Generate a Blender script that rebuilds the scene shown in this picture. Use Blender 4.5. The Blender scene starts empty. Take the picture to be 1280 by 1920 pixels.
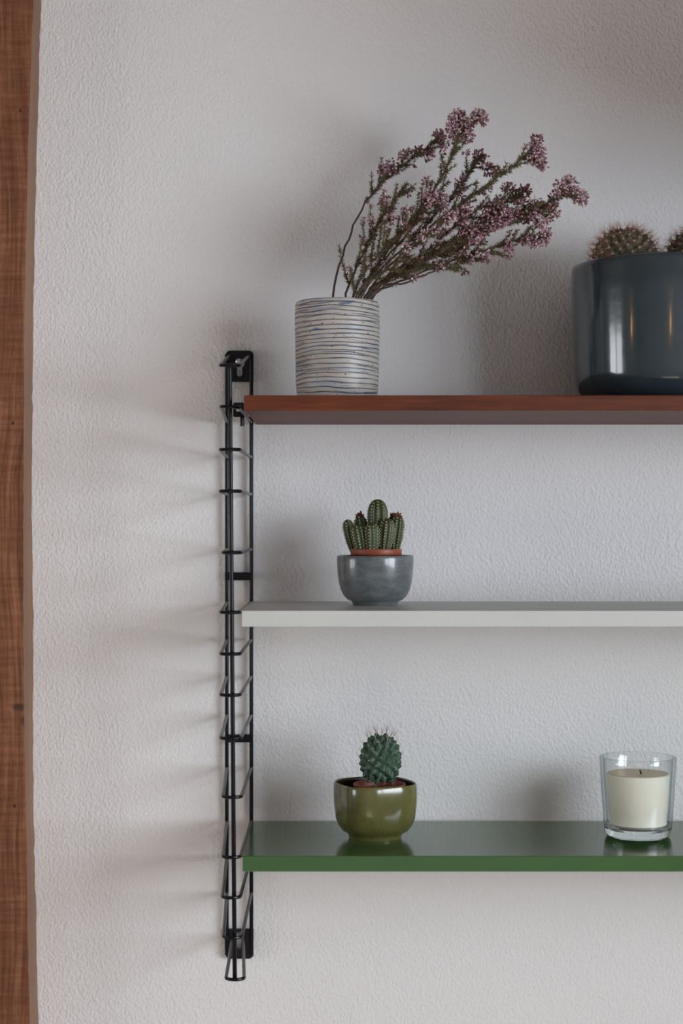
import bpy, math, random
import numpy as np
from mathutils import Vector, Matrix

S = bpy.context.scene
COL = S.collection
R = random.Random(7)

# ------------------------------------------------------------------ camera
CAM_D, FPX, HOR, CZ = 1.856, 3200.0, 978.0, 1.5      # distance to wall, focal length (px), horizon row, eye height
cam_d = bpy.data.cameras.new('camera')
cam = bpy.data.objects.new('camera', cam_d)
COL.objects.link(cam)
cam.location = (0, -CAM_D, CZ)
cam.rotation_euler = (math.radians(90), 0, 0)
cam_d.sensor_fit = 'VERTICAL'
cam_d.sensor_height = 36.0
cam_d.sensor_width = 24.0
cam_d.lens = 36.0 * FPX / 1920.0
cam_d.shift_y = (HOR - 960.0) / 1920.0
cam_d.clip_start = 0.05
cam_d.dof.use_dof = True
cam_d.dof.focus_distance = 1.75
cam_d.dof.aperture_fstop = 4.0
S.camera = cam

# ------------------------------------------------------------------ world, window light, exposure
W = bpy.data.worlds.new('world')
S.world = W
W.use_nodes = True
bg = W.node_tree.nodes['Background']
bg.inputs[0].default_value = (0.62, 0.72, 0.9, 1)
bg.inputs[1].default_value = 0.4
S.view_settings.view_transform = 'Standard'
S.view_settings.look = 'None'
S.view_settings.gamma = 1.0
S.view_settings.exposure = 0.0
S.view_settings.use_curve_mapping = False
S.cycles.max_bounces = 8
S.cycles.diffuse_bounces = 4
S.cycles.transparent_max_bounces = 16

ROOM_L, ROOM_R, ROOM_F, ROOM_H = -4.2, 2.0, -4.6, 2.55
# (y0, y1, z0, z1) of the two window openings
WIN_L = (-2.4, -0.8, 0.85, 2.05)
P_L, P_R, P_SUN, P_BULB = 58.0, 154.0, 20.0, 22.0
WIN_R = (-3.85, -1.25, 1.08, 2.18)


def window_light(name, x, win, sign, power, colour):
    l = bpy.data.lights.new(name, 'AREA')
    l.shape = 'RECTANGLE'
    l.size = win[3] - win[2]
    l.size_y = win[1] - win[0]
    l.energy = power
    l.color = colour
    o = bpy.data.objects.new(name, l)
    COL.objects.link(o)
    o.location = (x, (win[0] + win[1]) / 2, (win[2] + win[3]) / 2)
    o.rotation_euler = (0, -sign * math.pi / 2, 0)      # faces into the room
    return o


window_light('window_daylight_left', ROOM_L - 0.22, WIN_L, 1, P_L, (0.93, 0.96, 1.0))
window_light('window_daylight_right', ROOM_R + 0.22, WIN_R, -1, P_R, (0.83, 0.905, 1.0))
sun_d = bpy.data.lights.new('sun', 'SUN')
sun_d.energy = P_SUN
sun_d.angle = math.radians(0.53)
sun_d.color = (1.0, 0.95, 0.90)
sun = bpy.data.objects.new('sun', sun_d)
COL.objects.link(sun)
sun.rotation_euler = Vector((-0.75, 0.12, -0.62)).to_track_quat('-Z', 'Y').to_euler()      # low sun through the right window, falling on the floor


# ------------------------------------------------------------------ helpers
def at(px, py, y):
    """point at depth y in front of the wall that the camera sees at pixel px,py"""
    s = (CAM_D + y) / FPX
    return Vector(((px - 640.0) * s, y, CZ + (HOR - py) * s))


def scl(y):
    return (CAM_D + y) / FPX


class MB:
    def __init__(self):
        self.v, self.f, self.t = [], [], []

    def add(self, vs, fs, tint=0.0):
        n = len(self.v)
        self.v.extend([tuple(p) for p in vs])
        self.f.extend([tuple(i + n for i in f) for f in fs])
        self.t.extend([tint] * len(vs))

    def box(self, x0, x1, y0, y1, z0, z1):
        vs = [(x, y, z) for x in (x0, x1) for y in (y0, y1) for z in (z0, z1)]
        self.add(vs, [(0, 1, 3, 2), (4, 6, 7, 5), (0, 4, 5, 1), (2, 3, 7, 6), (0, 2, 6, 4), (1, 5, 7, 3)])

    def tube(self, pts, r, seg=8, cap=True, tint=0.0):
        pts = [Vector(p) for p in pts]
        n = len(pts)
        rs = r if isinstance(r, (list, tuple)) else [r] * n
        tang = []
        for i in range(n):
            a = pts[max(i - 1, 0)]
            b = pts[min(i + 1, n - 1)]
            tang.append((b - a).normalized())
        u = tang[0].orthogonal().normalized()
        vs = []
        for i in range(n):
            t = tang[i]
            u = (u - t * u.dot(t))
            u = u.normalized() if u.length > 1e-6 else t.orthogonal().normalized()
            w = t.cross(u)
            for k in range(seg):
                a = 2 * math.pi * k / seg
                vs.append(pts[i] + (u * math.cos(a) + w * math.sin(a)) * rs[i])
        fs = []
        for i in range(n - 1):
            for k in range(seg):
                k2 = (k + 1) % seg
                fs.append((i * seg + k, i * seg + k2, (i + 1) * seg + k2, (i + 1) * seg + k))
        if cap:
            fs.append(tuple(range(seg))[::-1])
            fs.append(tuple((n - 1) * seg + k for k in range(seg)))
        self.add(vs, fs, tint)

    def lathe(self, prof, seg=64, centre=(0, 0, 0), shape=None, close=False):
        """prof: list of (r, z); r==0 makes a pole"""
        cx, cy, cz = centre
        vs, rings = [], []
        for (r, z) in prof:
            if r <= 1e-7:
                rings.append([len(vs)])
                vs.append((cx, cy, cz + z))
            else:
                ring = []
                for k in range(seg):
                    a = 2 * math.pi * k / seg
                    m = shape(a, z) if shape else 1.0
                    ring.append(len(vs))
                    vs.append((cx + r * m * math.cos(a), cy + r * m * math.sin(a), cz + z))
                rings.append(ring)
        fs = []
        pairs = list(zip(rings[:-1], rings[1:]))
        if close:
            pairs.append((rings[-1], rings[0]))
        for a, b in pairs:
            if len(a) == 1 and len(b) == 1:
                continue
            for k in range(seg):
                k2 = (k + 1) % seg
                if len(a) == 1:
                    fs.append((a[0], b[k2], b[k]))
                elif len(b) == 1:
                    fs.append((a[k], a[k2], b[0]))
                else:
                    fs.append((a[k], a[k2], b[k2], b[k]))
        self.add(vs, fs)

    def cone(self, p, d, length, r, sides=3, tint=0.0):
        d = Vector(d).normalized()
        u = d.orthogonal().normalized()
        w = d.cross(u)
        p = Vector(p)
        vs = [p + (u * math.cos(2 * math.pi * k / sides) + w * math.sin(2 * math.pi * k / sides)) * r for k in range(sides)]
        vs.append(p + d * length)
        self.add(vs, [(k, (k + 1) % sides, sides) for k in range(sides)], tint)

    def prism(self, outline, y0, y1, holes=None):
        """outline: list of (x, z), extruded along y"""
        n = len(outline)
        vs = [(x, y0, z) for x, z in outline] + [(x, y1, z) for x, z in outline]
        fs = [tuple(range(n)), tuple(range(2 * n - 1, n - 1, -1))]
        for k in range(n):
            k2 = (k + 1) % n
            fs.append((k, k + n, k2 + n, k2))
        self.add(vs, fs)

    def build(self, name, mat, parent=None, smooth=True, loc=None, bevel=0, angle=40, tint=False, bseg=2):
        me = bpy.data.meshes.new(name)
        if loc is not None:
            lx, ly, lz = loc
            vv = [(x - lx, y - ly, z - lz) for x, y, z in self.v]
        else:
            vv = self.v
        me.from_pydata(vv, [], self.f)
        me.update()
        import bmesh
        bm = bmesh.new()
        bm.from_mesh(me)
        bmesh.ops.recalc_face_normals(bm, faces=bm.faces)
        bm.to_mesh(me)
        bm.free()
        if tint:
            at_ = me.attributes.new('tint', 'FLOAT', 'POINT')
            at_.data.foreach_set('value', np.array(self.t, dtype=np.float32))
        me.materials.append(mat)
        o = bpy.data.objects.new(name, me)
        COL.objects.link(o)
        if loc is not None:
            o.location = loc
        if parent is not None:
            o.parent = parent
            if loc is None:
                o.location = -Vector(parent.location)
            else:
                o.location = Vector(loc) - Vector(parent.location)
        if smooth:
            me.polygons.foreach_set('use_smooth', [True] * len(me.polygons))
            me.set_sharp_from_angle(angle=math.radians(angle))
        if bevel:
            b = o.modifiers.new('bevel', 'BEVEL')
            b.width = bevel
            b.segments = bseg
            b.limit_method = 'ANGLE'
            b.angle_limit = math.radians(40)
        return o


def thing(name, label, cat, loc, group=None):
    o = bpy.data.objects.new(name, None)
    COL.objects.link(o)
    o.empty_display_size = 0.02
    o.location = loc
    o['label'] = label
    o['category'] = cat
    if group:
        o['group'] = group
    return o


def tag(o, label, cat, group=None):
    o['label'] = label
    o['category'] = cat
    if group:
        o['group'] = group
    return o


def struct(o, label=None):
    o['kind'] = 'structure'
    if label:
        o['label'] = label
    return o


def stuff(o):
    o['kind'] = 'stuff'
    return o


# ------------------------------------------------------------------ material helpers
def new_mat(name):
    m = bpy.data.materials.new(name)
    m.use_nodes = True
    nt = m.node_tree
    return m, nt, nt.nodes, nt.links, nt.nodes['Principled BSDF']


def simple(name, col, rough=0.5, metal=0.0, coat=0.0, spec=0.5):
    m, nt, N, L, b = new_mat(name)
    b.inputs['Base Color'].default_value = (*col, 1)
    b.inputs['Roughness'].default_value = rough
    b.inputs['Metallic'].default_value = metal
    b.inputs['Coat Weight'].default_value = coat
    b.inputs['Coat Roughness'].default_value = 0.05
    b.inputs['Specular IOR Level'].default_value = spec
    return m


def node(N, kind, **kw):
    n = N.new(kind)
    for k, v in kw.items():
        if k in n.inputs:
            n.inputs[k].default_value = v
        else:
            setattr(n, k, v)
    return n


def ramp(N, stops, interp='LINEAR'):
    r = N.new('ShaderNodeValToRGB')
    r.color_ramp.interpolation = interp
    e = r.color_ramp.elements
    while len(e) < len(stops):
        e.new(0.5)
    for i, (p, c) in enumerate(stops):
        e[i].position = p
        e[i].color = (*c, 1) if len(c) == 3 else c
    return r


def mathn(N, L, op, a, b=None, c=None):
    n = N.new('ShaderNodeMath')
    n.operation = op
    for i, x in enumerate((a, b, c)):
        if x is None:
            continue
        if isinstance(x, (int, float)):
            n.inputs[i].default_value = x
        else:
            L.new(x, n.inputs[i])
    return n.outputs[0]


def mixc(N, L, fac, a, b, blend='MIX'):
    n = N.new('ShaderNodeMix')
    n.data_type = 'RGBA'
    n.blend_type = blend
    if isinstance(fac, (int, float)):
        n.inputs[0].default_value = fac
    else:
        L.new(fac, n.inputs[0])
    for i, x in ((6, a), (7, b)):
        if isinstance(x, tuple):
            n.inputs[i].default_value = (*x, 1)
        else:
            L.new(x, n.inputs[i])
    return n.outputs[2]


def coords(N, L, scale=(1, 1, 1), rot=(0, 0, 0)):
    tc = N.new('ShaderNodeTexCoord')
    mp = N.new('ShaderNodeMapping')
    mp.inputs['Scale'].default_value = scale
    mp.inputs['Rotation'].default_value = rot
    L.new(tc.outputs['Object'], mp.inputs['Vector'])
    return mp.outputs['Vector']


def noise(N, L, vec, scale, detail=4, rough=0.55, dist=0.0):
    n = N.new('ShaderNodeTexNoise')
    n.inputs['Scale'].default_value = scale
    n.inputs['Detail'].default_value = detail
    n.inputs['Roughness'].default_value = rough
    n.inputs['Distortion'].default_value = dist
    L.new(vec, n.inputs['Vector'])
    return n.outputs['Fac']


def bump(N, L, b, h, dist, strength=1.0, prev=None):
    n = N.new('ShaderNodeBump')
    n.inputs['Strength'].default_value = strength
    n.inputs['Distance'].default_value = dist
    L.new(h, n.inputs['Height'])
    if prev is not None:
        L.new(prev, n.inputs['Normal'])
    L.new(n.outputs[0], b.inputs['Normal'])
    return n.outputs[0]


# ------------------------------------------------------------------ materials
def m_plaster():
    m, nt, N, L, b = new_mat('painted_plaster')
    b.inputs['Roughness'].default_value = 0.85
    b.inputs['Specular IOR Level'].default_value = 0.25
    v = coords(N, L, (1, 1, 0.72), (0, math.radians(32), 0))
    big = noise(N, L, v, 16, 2, 0.5)
    mid = noise(N, L, v, 165, 2, 0.5, 0.15)
    fine = noise(N, L, v, 330, 2, 0.5, 0.2)
    r = ramp(N, [(0.42, (0, 0, 0)), (0.72, (1, 1, 1))])
    L.new(fine, r.inputs[0])
    h = mathn(N, L, 'ADD', mathn(N, L, 'MULTIPLY', mid, 0.9), mathn(N, L, 'MULTIPLY', r.outputs[0], 0.42))
    h2 = mathn(N, L, 'ADD', h, mathn(N, L, 'MULTIPLY', big, 0.8))
    bump(N, L, b, h2, 0.0017, 0.62)
    c = mixc(N, L, noise(N, L, v, 5, 3), (0.735, 0.71, 0.705), (0.765, 0.745, 0.74))
    L.new(c, b.inputs['Base Color'])
    return m


PD = -0.047                                   # how far the post stands out from the wall


def m_post():
    m, nt, N, L, b = new_mat('rough_sawn_timber')
    b.inputs['Roughness'].default_value = 0.7
    b.inputs['Specular IOR Level'].default_value = 0.3
    tc = N.new('ShaderNodeTexCoord')
    # knot warp: pull the grain sideways round a knot
    g = coords(N, L, (1, 1, 0.035))
    warp = noise(N, L, coords(N, L, (4, 4, 2.2)), 1.5, 2)
    comb = N.new('ShaderNodeVectorMath')
    comb.operation = 'ADD'
    cx = N.new('ShaderNodeCombineXYZ')
    L.new(mathn(N, L, 'MULTIPLY', warp, 0.05), cx.inputs[0])
    L.new(g, comb.inputs[0])
    L.new(cx.outputs[0], comb.inputs[1])
    grain = noise(N, L, comb.outputs[0], 210, 3, 0.6)
    broad = noise(N, L, comb.outputs[0], 45, 2, 0.5)
    saw = noise(N, L, coords(N, L, (0.10, 0.1, 1.0), (0, math.radians(6), 0)), 190, 2, 0.5)
    fib = noise(N, L, coords(N, L, (1, 1, 0.15)), 620, 2, 0.6)
    r = ramp(N, [(0.34, (0.070, 0.020, 0.008)), (0.50, (0.165, 0.058, 0.026)), (0.66, (0.30, 0.130, 0.068))])
    tot = mathn(N, L, 'ADD', mathn(N, L, 'MULTIPLY', grain, 0.46), mathn(N, L, 'MULTIPLY', broad, 0.22))
    tot = mathn(N, L, 'ADD', tot, mathn(N, L, 'MULTIPLY', saw, 0.22))
    tot = mathn(N, L, 'ADD', tot, mathn(N, L, 'MULTIPLY', fib, 0.12))
    L.new(tot, r.inputs[0])
    col = r.outputs[0]
    # worm holes and a dark knot, by their place on the post
    sep = N.new('ShaderNodeSeparateXYZ')
    L.new(tc.outputs['Object'], sep.inputs[0])
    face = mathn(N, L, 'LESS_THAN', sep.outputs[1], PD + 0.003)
    for (px, py, rx, rz, dk) in ((38, 207, 0.0014, 0.0018, 0.95), (24, 793, 0.0014, 0.0020, 0.9), (27, 1511, 0.0016, 0.002, 0.9),
                                 (36, 1326, 0.0075, 0.0042, 0.75), (44, 1352, 0.003, 0.0045, 0.6)):
        p = at(px, py, -0.047)
        dx = mathn(N, L, 'DIVIDE', mathn(N, L, 'SUBTRACT', sep.outputs[0], p.x), rx)
        dz = mathn(N, L, 'DIVIDE', mathn(N, L, 'SUBTRACT', sep.outputs[2], p.z), rz)
        d = mathn(N, L, 'SQRT', mathn(N, L, 'ADD', mathn(N, L, 'MULTIPLY', dx, dx), mathn(N, L, 'MULTIPLY', dz, dz)))
        mr = N.new('ShaderNodeMapRange')
        mr.interpolation_type = 'SMOOTHSTEP'
        L.new(d, mr.inputs[0])
        mr.inputs[1].default_value = 0.5
        mr.inputs[2].default_value = 1.5
        mr.inputs[3].default_value = dk
        mr.inputs[4].default_value = 0.0
        col = mixc(N, L, mathn(N, L, 'MULTIPLY', mr.outputs[0], face), col, (0.028, 0.012, 0.006))
    side = mixc(N, L, broad, (0.20, 0.105, 0.060), (0.34, 0.20, 0.125))  # side face coloured lighter to stand in for window light on it
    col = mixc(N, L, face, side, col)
    L.new(col, b.inputs['Base Color'])
    hh = mathn(N, L, 'ADD', mathn(N, L, 'MULTIPLY', grain, 0.7), mathn(N, L, 'MULTIPLY', saw, 0.7))
    bump(N, L, b, hh, 0.0024, 0.8)
    return m


def m_shelfwood():
    m, nt, N, L, b = new_mat('oiled_teak')
    b.inputs['Roughness'].default_value = 0.5
    b.inputs['Specular IOR Level'].default_value = 0.3
    v = coords(N, L, (0.06, 1, 1))
    grain = noise(N, L, v, 260, 4, 0.6, 0.4)
    broad = noise(N, L, coords(N, L, (0.25, 1, 1)), 28, 3, 0.5)
    r = ramp(N, [(0.34, (0.055, 0.010, 0.0025)), (0.55, (0.115, 0.025, 0.0065)), (0.74, (0.19, 0.054, 0.016))])
    L.new(mathn(N, L, 'ADD', mathn(N, L, 'MULTIPLY', grain, 0.6), mathn(N, L, 'MULTIPLY', broad, 0.4)), r.inputs[0])
    wear = ramp(N, [(0.66, (0, 0, 0)), (0.74, (1, 1, 1))])
    L.new(noise(N, L, coords(N, L, (0.22, 1, 1)), 120, 5, 0.7), wear.inputs[0])
    c = mixc(N, L, mathn(N, L, 'MULTIPLY', wear.outputs[0], 0.6), r.outputs[0], (0.36, 0.20, 0.11))
    L.new(c, b.inputs['Base Color'])
    bump(N, L, b, grain, 0.0004, 0.4)
    return m


def m_enamel(name, col, rough):
    m, nt, N, L, b = new_mat(name)
    v = coords(N, L)
    n = noise(N, L, v, 14, 3)
    c = mixc(N, L, n, tuple(x * 0.92 for x in col), tuple(min(1, x * 1.08) for x in col))
    L.new(c, b.inputs['Base Color'])
    mr = N.new('ShaderNodeMapRange')
    L.new(noise(N, L, v, 40, 4), mr.inputs[0])
    mr.inputs[3].default_value = rough * 0.8
    mr.inputs[4].default_value = rough * 1.25
    L.new(mr.outputs[0], b.inputs['Roughness'])
    bump(N, L, b, noise(N, L, v, 60, 2), 0.0002, 0.25)
    return m


def m_wire():
    m, nt, N, L, b = new_mat('black_enamelled_wire')
    b.inputs['Base Color'].default_value = (0.006, 0.006, 0.008, 1)
    b.inputs['Roughness'].default_value = 0.26
    b.inputs['Specular IOR Level'].default_value = 0.2
    v = coords(N, L)
    bump(N, L, b, noise(N, L, v, 300, 2), 0.0002, 0.3)
    return m


def m_vase(H):
    """speckled cream stoneware with scratched blue throwing lines (object z runs 0..H)"""
    m, nt, N, L, b = new_mat('blue_scored_stoneware')
    b.inputs['Roughness'].default_value = 0.42
    tc = N.new('ShaderNodeTexCoord')
    sep = N.new('ShaderNodeSeparateXYZ')
    L.new(tc.outputs['Object'], sep.inputs[0])
    v = coords(N, L, (1, 1, 1))
    vlow = coords(N, L, (1, 1, 2.2))
    z = sep.outputs[2]

    def lines(freq, amp, nsc, off, w0, w1):
        w = noise(N, L, vlow, nsc, 2, 0.5)
        zz = mathn(N, L, 'ADD', z, mathn(N, L, 'MULTIPLY', mathn(N, L, 'SUBTRACT', w, 0.5), amp))
        ph = mathn(N, L, 'ADD', mathn(N, L, 'MULTIPLY', zz, freq), off)
        fr = mathn(N, L, 'FRACT', ph)
        tri = mathn(N, L, 'ABSOLUTE', mathn(N, L, 'SUBTRACT', fr, 0.5))
        mr = N.new('ShaderNodeMapRange')
        mr.interpolation_type = 'SMOOTHSTEP'
        L.new(tri, mr.inputs[0])
        mr.inputs[1].default_value = w0
        mr.inputs[2].default_value = w1
        mr.inputs[3].default_value = 1
        mr.inputs[4].default_value = 0
        return mr.outputs[0]

    a = lines(225.0, 0.0105, 13, 0.2, 0.055, 0.17)
    c = lines(170.0, 0.018, 10, 0.55, 0.035, 0.12)
    # second set only here and there
    gate = ramp(N, [(0.44, (0, 0, 0)), (0.58, (1, 1, 1))])
    L.new(noise(N, L, coords(N, L, (1, 1, 3)), 22, 2), gate.inputs[0])
    c2 = mathn(N, L, 'MULTIPLY', c, gate.outputs[0])
    ln = mathn(N, L, 'MAXIMUM', a, c2)
    # strength along the line varies
    vary = N.new('ShaderNodeMapRange')
    L.new(noise(N, L, coords(N, L, (1, 1, 2.5)), 40, 3), vary.inputs[0])
    vary.inputs[1].default_value = 0.32
    vary.inputs[2].default_value = 0.6
    vary.inputs[3].default_value = 0.5
    vary.inputs[4].default_value = 1.0
    lnv = mathn(N, L, 'MULTIPLY', ln, vary.outputs[0])
    base = mixc(N, L, noise(N, L, v, 30, 4), (0.42, 0.365, 0.32), (0.56, 0.50, 0.44))
    # pale blue wash beside the lines
    wash = ramp(N, [(0.53, (0, 0, 0)), (0.70, (1, 1, 1))])
    L.new(noise(N, L, coords(N, L, (1, 1, 3.4)), 30, 3), wash.inputs[0])
    base = mixc(N, L, mathn(N, L, 'MULTIPLY', wash.outputs[0], 0.55), base, (0.20, 0.27, 0.40))
    col = mixc(N, L, lnv, base, (0.045, 0.065, 0.115))
    blot = ramp(N, [(0.66, (0, 0, 0)), (0.71, (1, 1, 1))])
    L.new(noise(N, L, coords(N, L, (1, 1, 3.0), (0.4, 0, 0)), 34, 2), blot.inputs[0])
    col = mixc(N, L, mathn(N, L, 'MULTIPLY', blot.outputs[0], 0.8), col, (0.035, 0.09, 0.19))
    spk = ramp(N, [(0.70, (0, 0, 0)), (0.735, (1, 1, 1))])
    L.new(noise(N, L, coords(N, L, (1, 1, 1.6), (0.5, 0.3, 0)), 270, 1, 0.5), spk.inputs[0])
    col = mixc(N, L, mathn(N, L, 'MULTIPLY', spk.outputs[0], 0.9), col, (0.045, 0.03, 0.028))
    L.new(col, b.inputs['Base Color'])
    hgt = mathn(N, L, 'SUBTRACT', mathn(N, L, 'MULTIPLY', noise(N, L, v, 90, 3), 0.4), ln)
    bump(N, L, b, hgt, 0.0006, 0.6)
    return m


def m_glaze(name, c0, c1, rough, sc, coat=0.0, dots=0.0, stretch=1.0):
    m, nt, N, L, b = new_mat(name)
    v = coords(N, L, (1, 1, stretch))
    n = noise(N, L, v, sc, 5, 0.6)
    r = ramp(N, [(0.35, c0), (0.65, c1)])
    L.new(n, r.inputs[0])
    col = r.outputs[0]
    if dots:
        d = ramp(N, [(0.60, (0, 0, 0)), (0.68, (1, 1, 1))])
        L.new(noise(N, L, v, 420, 1), d.inputs[0])
        col = mixc(N, L, mathn(N, L, 'MULTIPLY', d.outputs[0], dots), col, tuple(x * 0.45 for x in c0))
    L.new(col, b.inputs['Base Color'])
    b.inputs['Roughness'].default_value = rough
    b.inputs['Coat Weight'].default_value = coat
    b.inputs['Coat Roughness'].default_value = 0.06
    bump(N, L, b, noise(N, L, v, 55, 2), 0.0004, 0.35)
    return m


def m_noisy(name, c0, c1, rough, sc, bd=0.0, bs=200):
    m, nt, N, L, b = new_mat(name)
    v = coords(N, L)
    c = mixc(N, L, noise(N, L, v, sc, 4), c0, c1)
    L.new(c, b.inputs['Base Color'])
    b.inputs['Roughness'].default_value = rough
    if bd:
        bump(N, L, b, noise(N, L, v, bs, 3), bd, 0.8)
    return m


def m_tint(name, stops, rough=0.6, trans=0.0):
    m, nt, N, L, b = new_mat(name)
    a = N.new('ShaderNodeAttribute')
    a.attribute_name = 'tint'
    r = ramp(N, stops)
    L.new(a.outputs['Fac'], r.inputs[0])
    L.new(r.outputs[0], b.inputs['Base Color'])
    b.inputs['Roughness'].default_value = rough
    b.inputs['Specular IOR Level'].default_value = 0.25
    return m


def m_clear():
    """thin clear glass: see-through with a Fresnel sheen"""
    m = bpy.data.materials.new('clear_glass')
    m.use_nodes = True
    N, L = m.node_tree.nodes, m.node_tree.links
    N.clear()
    out = N.new('ShaderNodeOutputMaterial')
    mx = N.new('ShaderNodeMixShader')
    lw = N.new('ShaderNodeLayerWeight')
    lw.inputs['Blend'].default_value = 0.5
    p5 = mathn(N, L, 'POWER', lw.outputs['Facing'], 5.0)      # Schlick reflectance of a clear pane
    fr = mathn(N, L, 'ADD', mathn(N, L, 'MULTIPLY', p5, 0.9), 0.04)
    tr = N.new('ShaderNodeBsdfTransparent')
    # the path through the glass grows towards grazing angles, and so does its faint grey-green tint
    ab = mathn(N, L, 'POWER', lw.outputs['Facing'], 3.0)
    L.new(mixc(N, L, ab, (0.985, 0.99, 0.988), (0.42, 0.50, 0.49)), tr.inputs[0])
    gl = N.new('ShaderNodeBsdfGlossy')
    gl.inputs['Roughness'].default_value = 0.02
    L.new(fr, mx.inputs[0])
    L.new(tr.outputs[0], mx.inputs[1])
    L.new(gl.outputs[0], mx.inputs[2])
    L.new(mx.outputs[0], out.inputs[0])
    return m


def m_solidglass():
    m, nt, N, L, b = new_mat('thick_glass')
    b.inputs['Base Color'].default_value = (0.90, 0.96, 0.94, 1)
    b.inputs['Transmission Weight'].default_value = 1.0
    b.inputs['Roughness'].default_value = 0.02
    b.inputs['IOR'].default_value = 1.5
    return m


M = {}
M['plaster'] = m_plaster()
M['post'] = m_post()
M['teak'] = m_shelfwood()
M['white'] = m_enamel('off_white_enamel', (0.535, 0.54, 0.515), 0.40)
M['green'] = m_enamel('green_enamel', (0.052, 0.112, 0.036), 0.15)
M['wire'] = m_wire()
M['steel'] = simple('zinc_screw', (0.55, 0.56, 0.6), 0.35, 1.0)
M['plug'] = simple('white_plug', (0.6, 0.58, 0.56), 0.6)
M['bluepot'] = m_glaze('blue_grey_glaze', (0.018, 0.029, 0.036), (0.030, 0.043, 0.050), 0.15, 12, 0.5)
M['greycup'] = m_glaze('grey_speckled_glaze', (0.088, 0.100, 0.105), (0.155, 0.166, 0.168), 0.28, 60, 0.4, 0.5, 2.2)
M['olive'] = m_glaze('olive_glaze', (0.098, 0.096, 0.028), (0.150, 0.138, 0.046), 0.16, 26, 0.4, 0.25)
M['darkglaze'] = simple('dark_inner_glaze', (0.018, 0.013, 0.011), 0.35)
M['soil'] = m_noisy('dark_soil', (0.020, 0.013, 0.009), (0.06, 0.042, 0.03), 0.95, 160, 0.002, 260)
M['redsoil'] = m_noisy('reddish_soil', (0.07, 0.022, 0.012), (0.14, 0.05, 0.028), 0.95, 160, 0.002, 260)
M['terracotta'] = m_noisy('terracotta_plastic', (0.25, 0.050, 0.024), (0.31, 0.068, 0.034), 0.45, 30)
M['cactus_dark'] = m_noisy('dark_green_cactus', (0.020, 0.052, 0.027), (0.050, 0.098, 0.055), 0.5, 70)
M['cactus_rib'] = m_noisy('ribbed_cactus_skin', (0.028, 0.046, 0.012), (0.066, 0.086, 0.026), 0.5, 150)
M['cactus_grey'] = m_noisy('grey_green_cactus', (0.032, 0.038, 0.018), (0.070, 0.072, 0.038), 0.6, 90)
M['wool'] = simple('areole_wool', (0.40, 0.34, 0.24), 0.9)
M['whitespine'] = simple('pale_spine', (0.55, 0.47, 0.43), 0.6)
M['pinkspine'] = m_tint('rusty_pink_spine', [(0, (0.30, 0.10, 0.055)), (1, (0.55, 0.30, 0.22))], 0.6)
M['bud'] = m_noisy('brown_bud', (0.13, 0.035, 0.018), (0.22, 0.075, 0.035), 0.8, 200)
M['stem'] = m_noisy('heather_stem', (0.060, 0.038, 0.030), (0.12, 0.075, 0.060), 0.8, 90)
M['needle'] = m_tint('heather_needle', [(0, (0.075, 0.052, 0.036)), (0.5, (0.140, 0.112, 0.060)), (0.85, (0.175, 0.160, 0.066)), (1, (0.19, 0.11, 0.078))], 0.7)
M['petal'] = m_tint('heather_blossom', [(0, (0.13, 0.042, 0.048)), (0.3, (0.26, 0.120, 0.148)), (0.65, (0.44, 0.250, 0.310)), (0.88, (0.62, 0.43, 0.48)), (1, (0.68, 0.56, 0.50))], 0.65)
M['wax'] = m_noisy('cream_wax', (0.88, 0.83, 0.71), (0.92, 0.87, 0.75), 0.45, 20)
M['wax'].node_tree.nodes['Principled BSDF'].inputs['Subsurface Weight'].default_value = 0.35
M['wax'].node_tree.nodes['Principled BSDF'].inputs['Subsurface Scale'].default_value = 0.01
M['waxtop'] = m_noisy('melted_wax_top', (0.52, 0.38, 0.19), (0.68, 0.56, 0.34), 0.35, 40)
M['wick'] = simple('burnt_wick', (0.01, 0.009, 0.008), 0.9)
M['glass'] = m_clear()
M['solidglass'] = m_solidglass()
M['floor'] = m_noisy('grey_oak_floor', (0.42, 0.35, 0.29), (0.50, 0.42, 0.35), 0.5, 6)
M['ceil'] = m_noisy('ceiling_paint', (0.26, 0.22, 0.20), (0.30, 0.26, 0.24), 0.9, 4)
M['room'] = m_noisy('room_paint', (0.46, 0.44, 0.43), (0.50, 0.48, 0.47), 0.9, 4)
M['blocker'] = m_noisy('grey_blocker_fabric', (0.13, 0.125, 0.125), (0.17, 0.165, 0.165), 0.9, 60)
M['framepaint'] = simple('window_frame_paint', (0.62, 0.60, 0.57), 0.4)

# ------------------------------------------------------------------ room shell
mb = MB()
mb.box(ROOM_L - 0.2, ROOM_R + 0.2, 0.0, 0.15, 0.0, ROOM_H)
struct(mb.build('wall_back', M['plaster'], smooth=False), 'rough white plaster wall behind the shelves')
mb = MB()
mb.box(ROOM_L - 0.2, ROOM_R + 0.2, ROOM_F - 0.15, ROOM_F, 0.0, ROOM_H)
struct(mb.build('wall_front', M['room'], smooth=False), 'plain wall behind the viewer')
for nm, x0, x1, w in (('wall_left', ROOM_L - 0.15, ROOM_L, WIN_L), ('wall_right', ROOM_R, ROOM_R + 0.15, WIN_R)):
    mb = MB()
    mb.box(x0, x1, ROOM_F, w[0], 0.0, ROOM_H)
    mb.box(x0, x1, w[1], 0.0, 0.0, ROOM_H)
    mb.box(x0, x1, w[0], w[1], 0.0, w[2])
    mb.box(x0, x1, w[0], w[1], w[3], ROOM_H)
    struct(mb.build(nm, M['room'], smooth=False), 'side wall with a window opening')
mb = MB()
mb.box(ROOM_L - 0.2, ROOM_R + 0.2, ROOM_F - 0.15, 0.15, -0.1, 0.0)
struct(mb.build('floor', M['floor'], smooth=False), 'oak floor of the room')
mb = MB()
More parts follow.
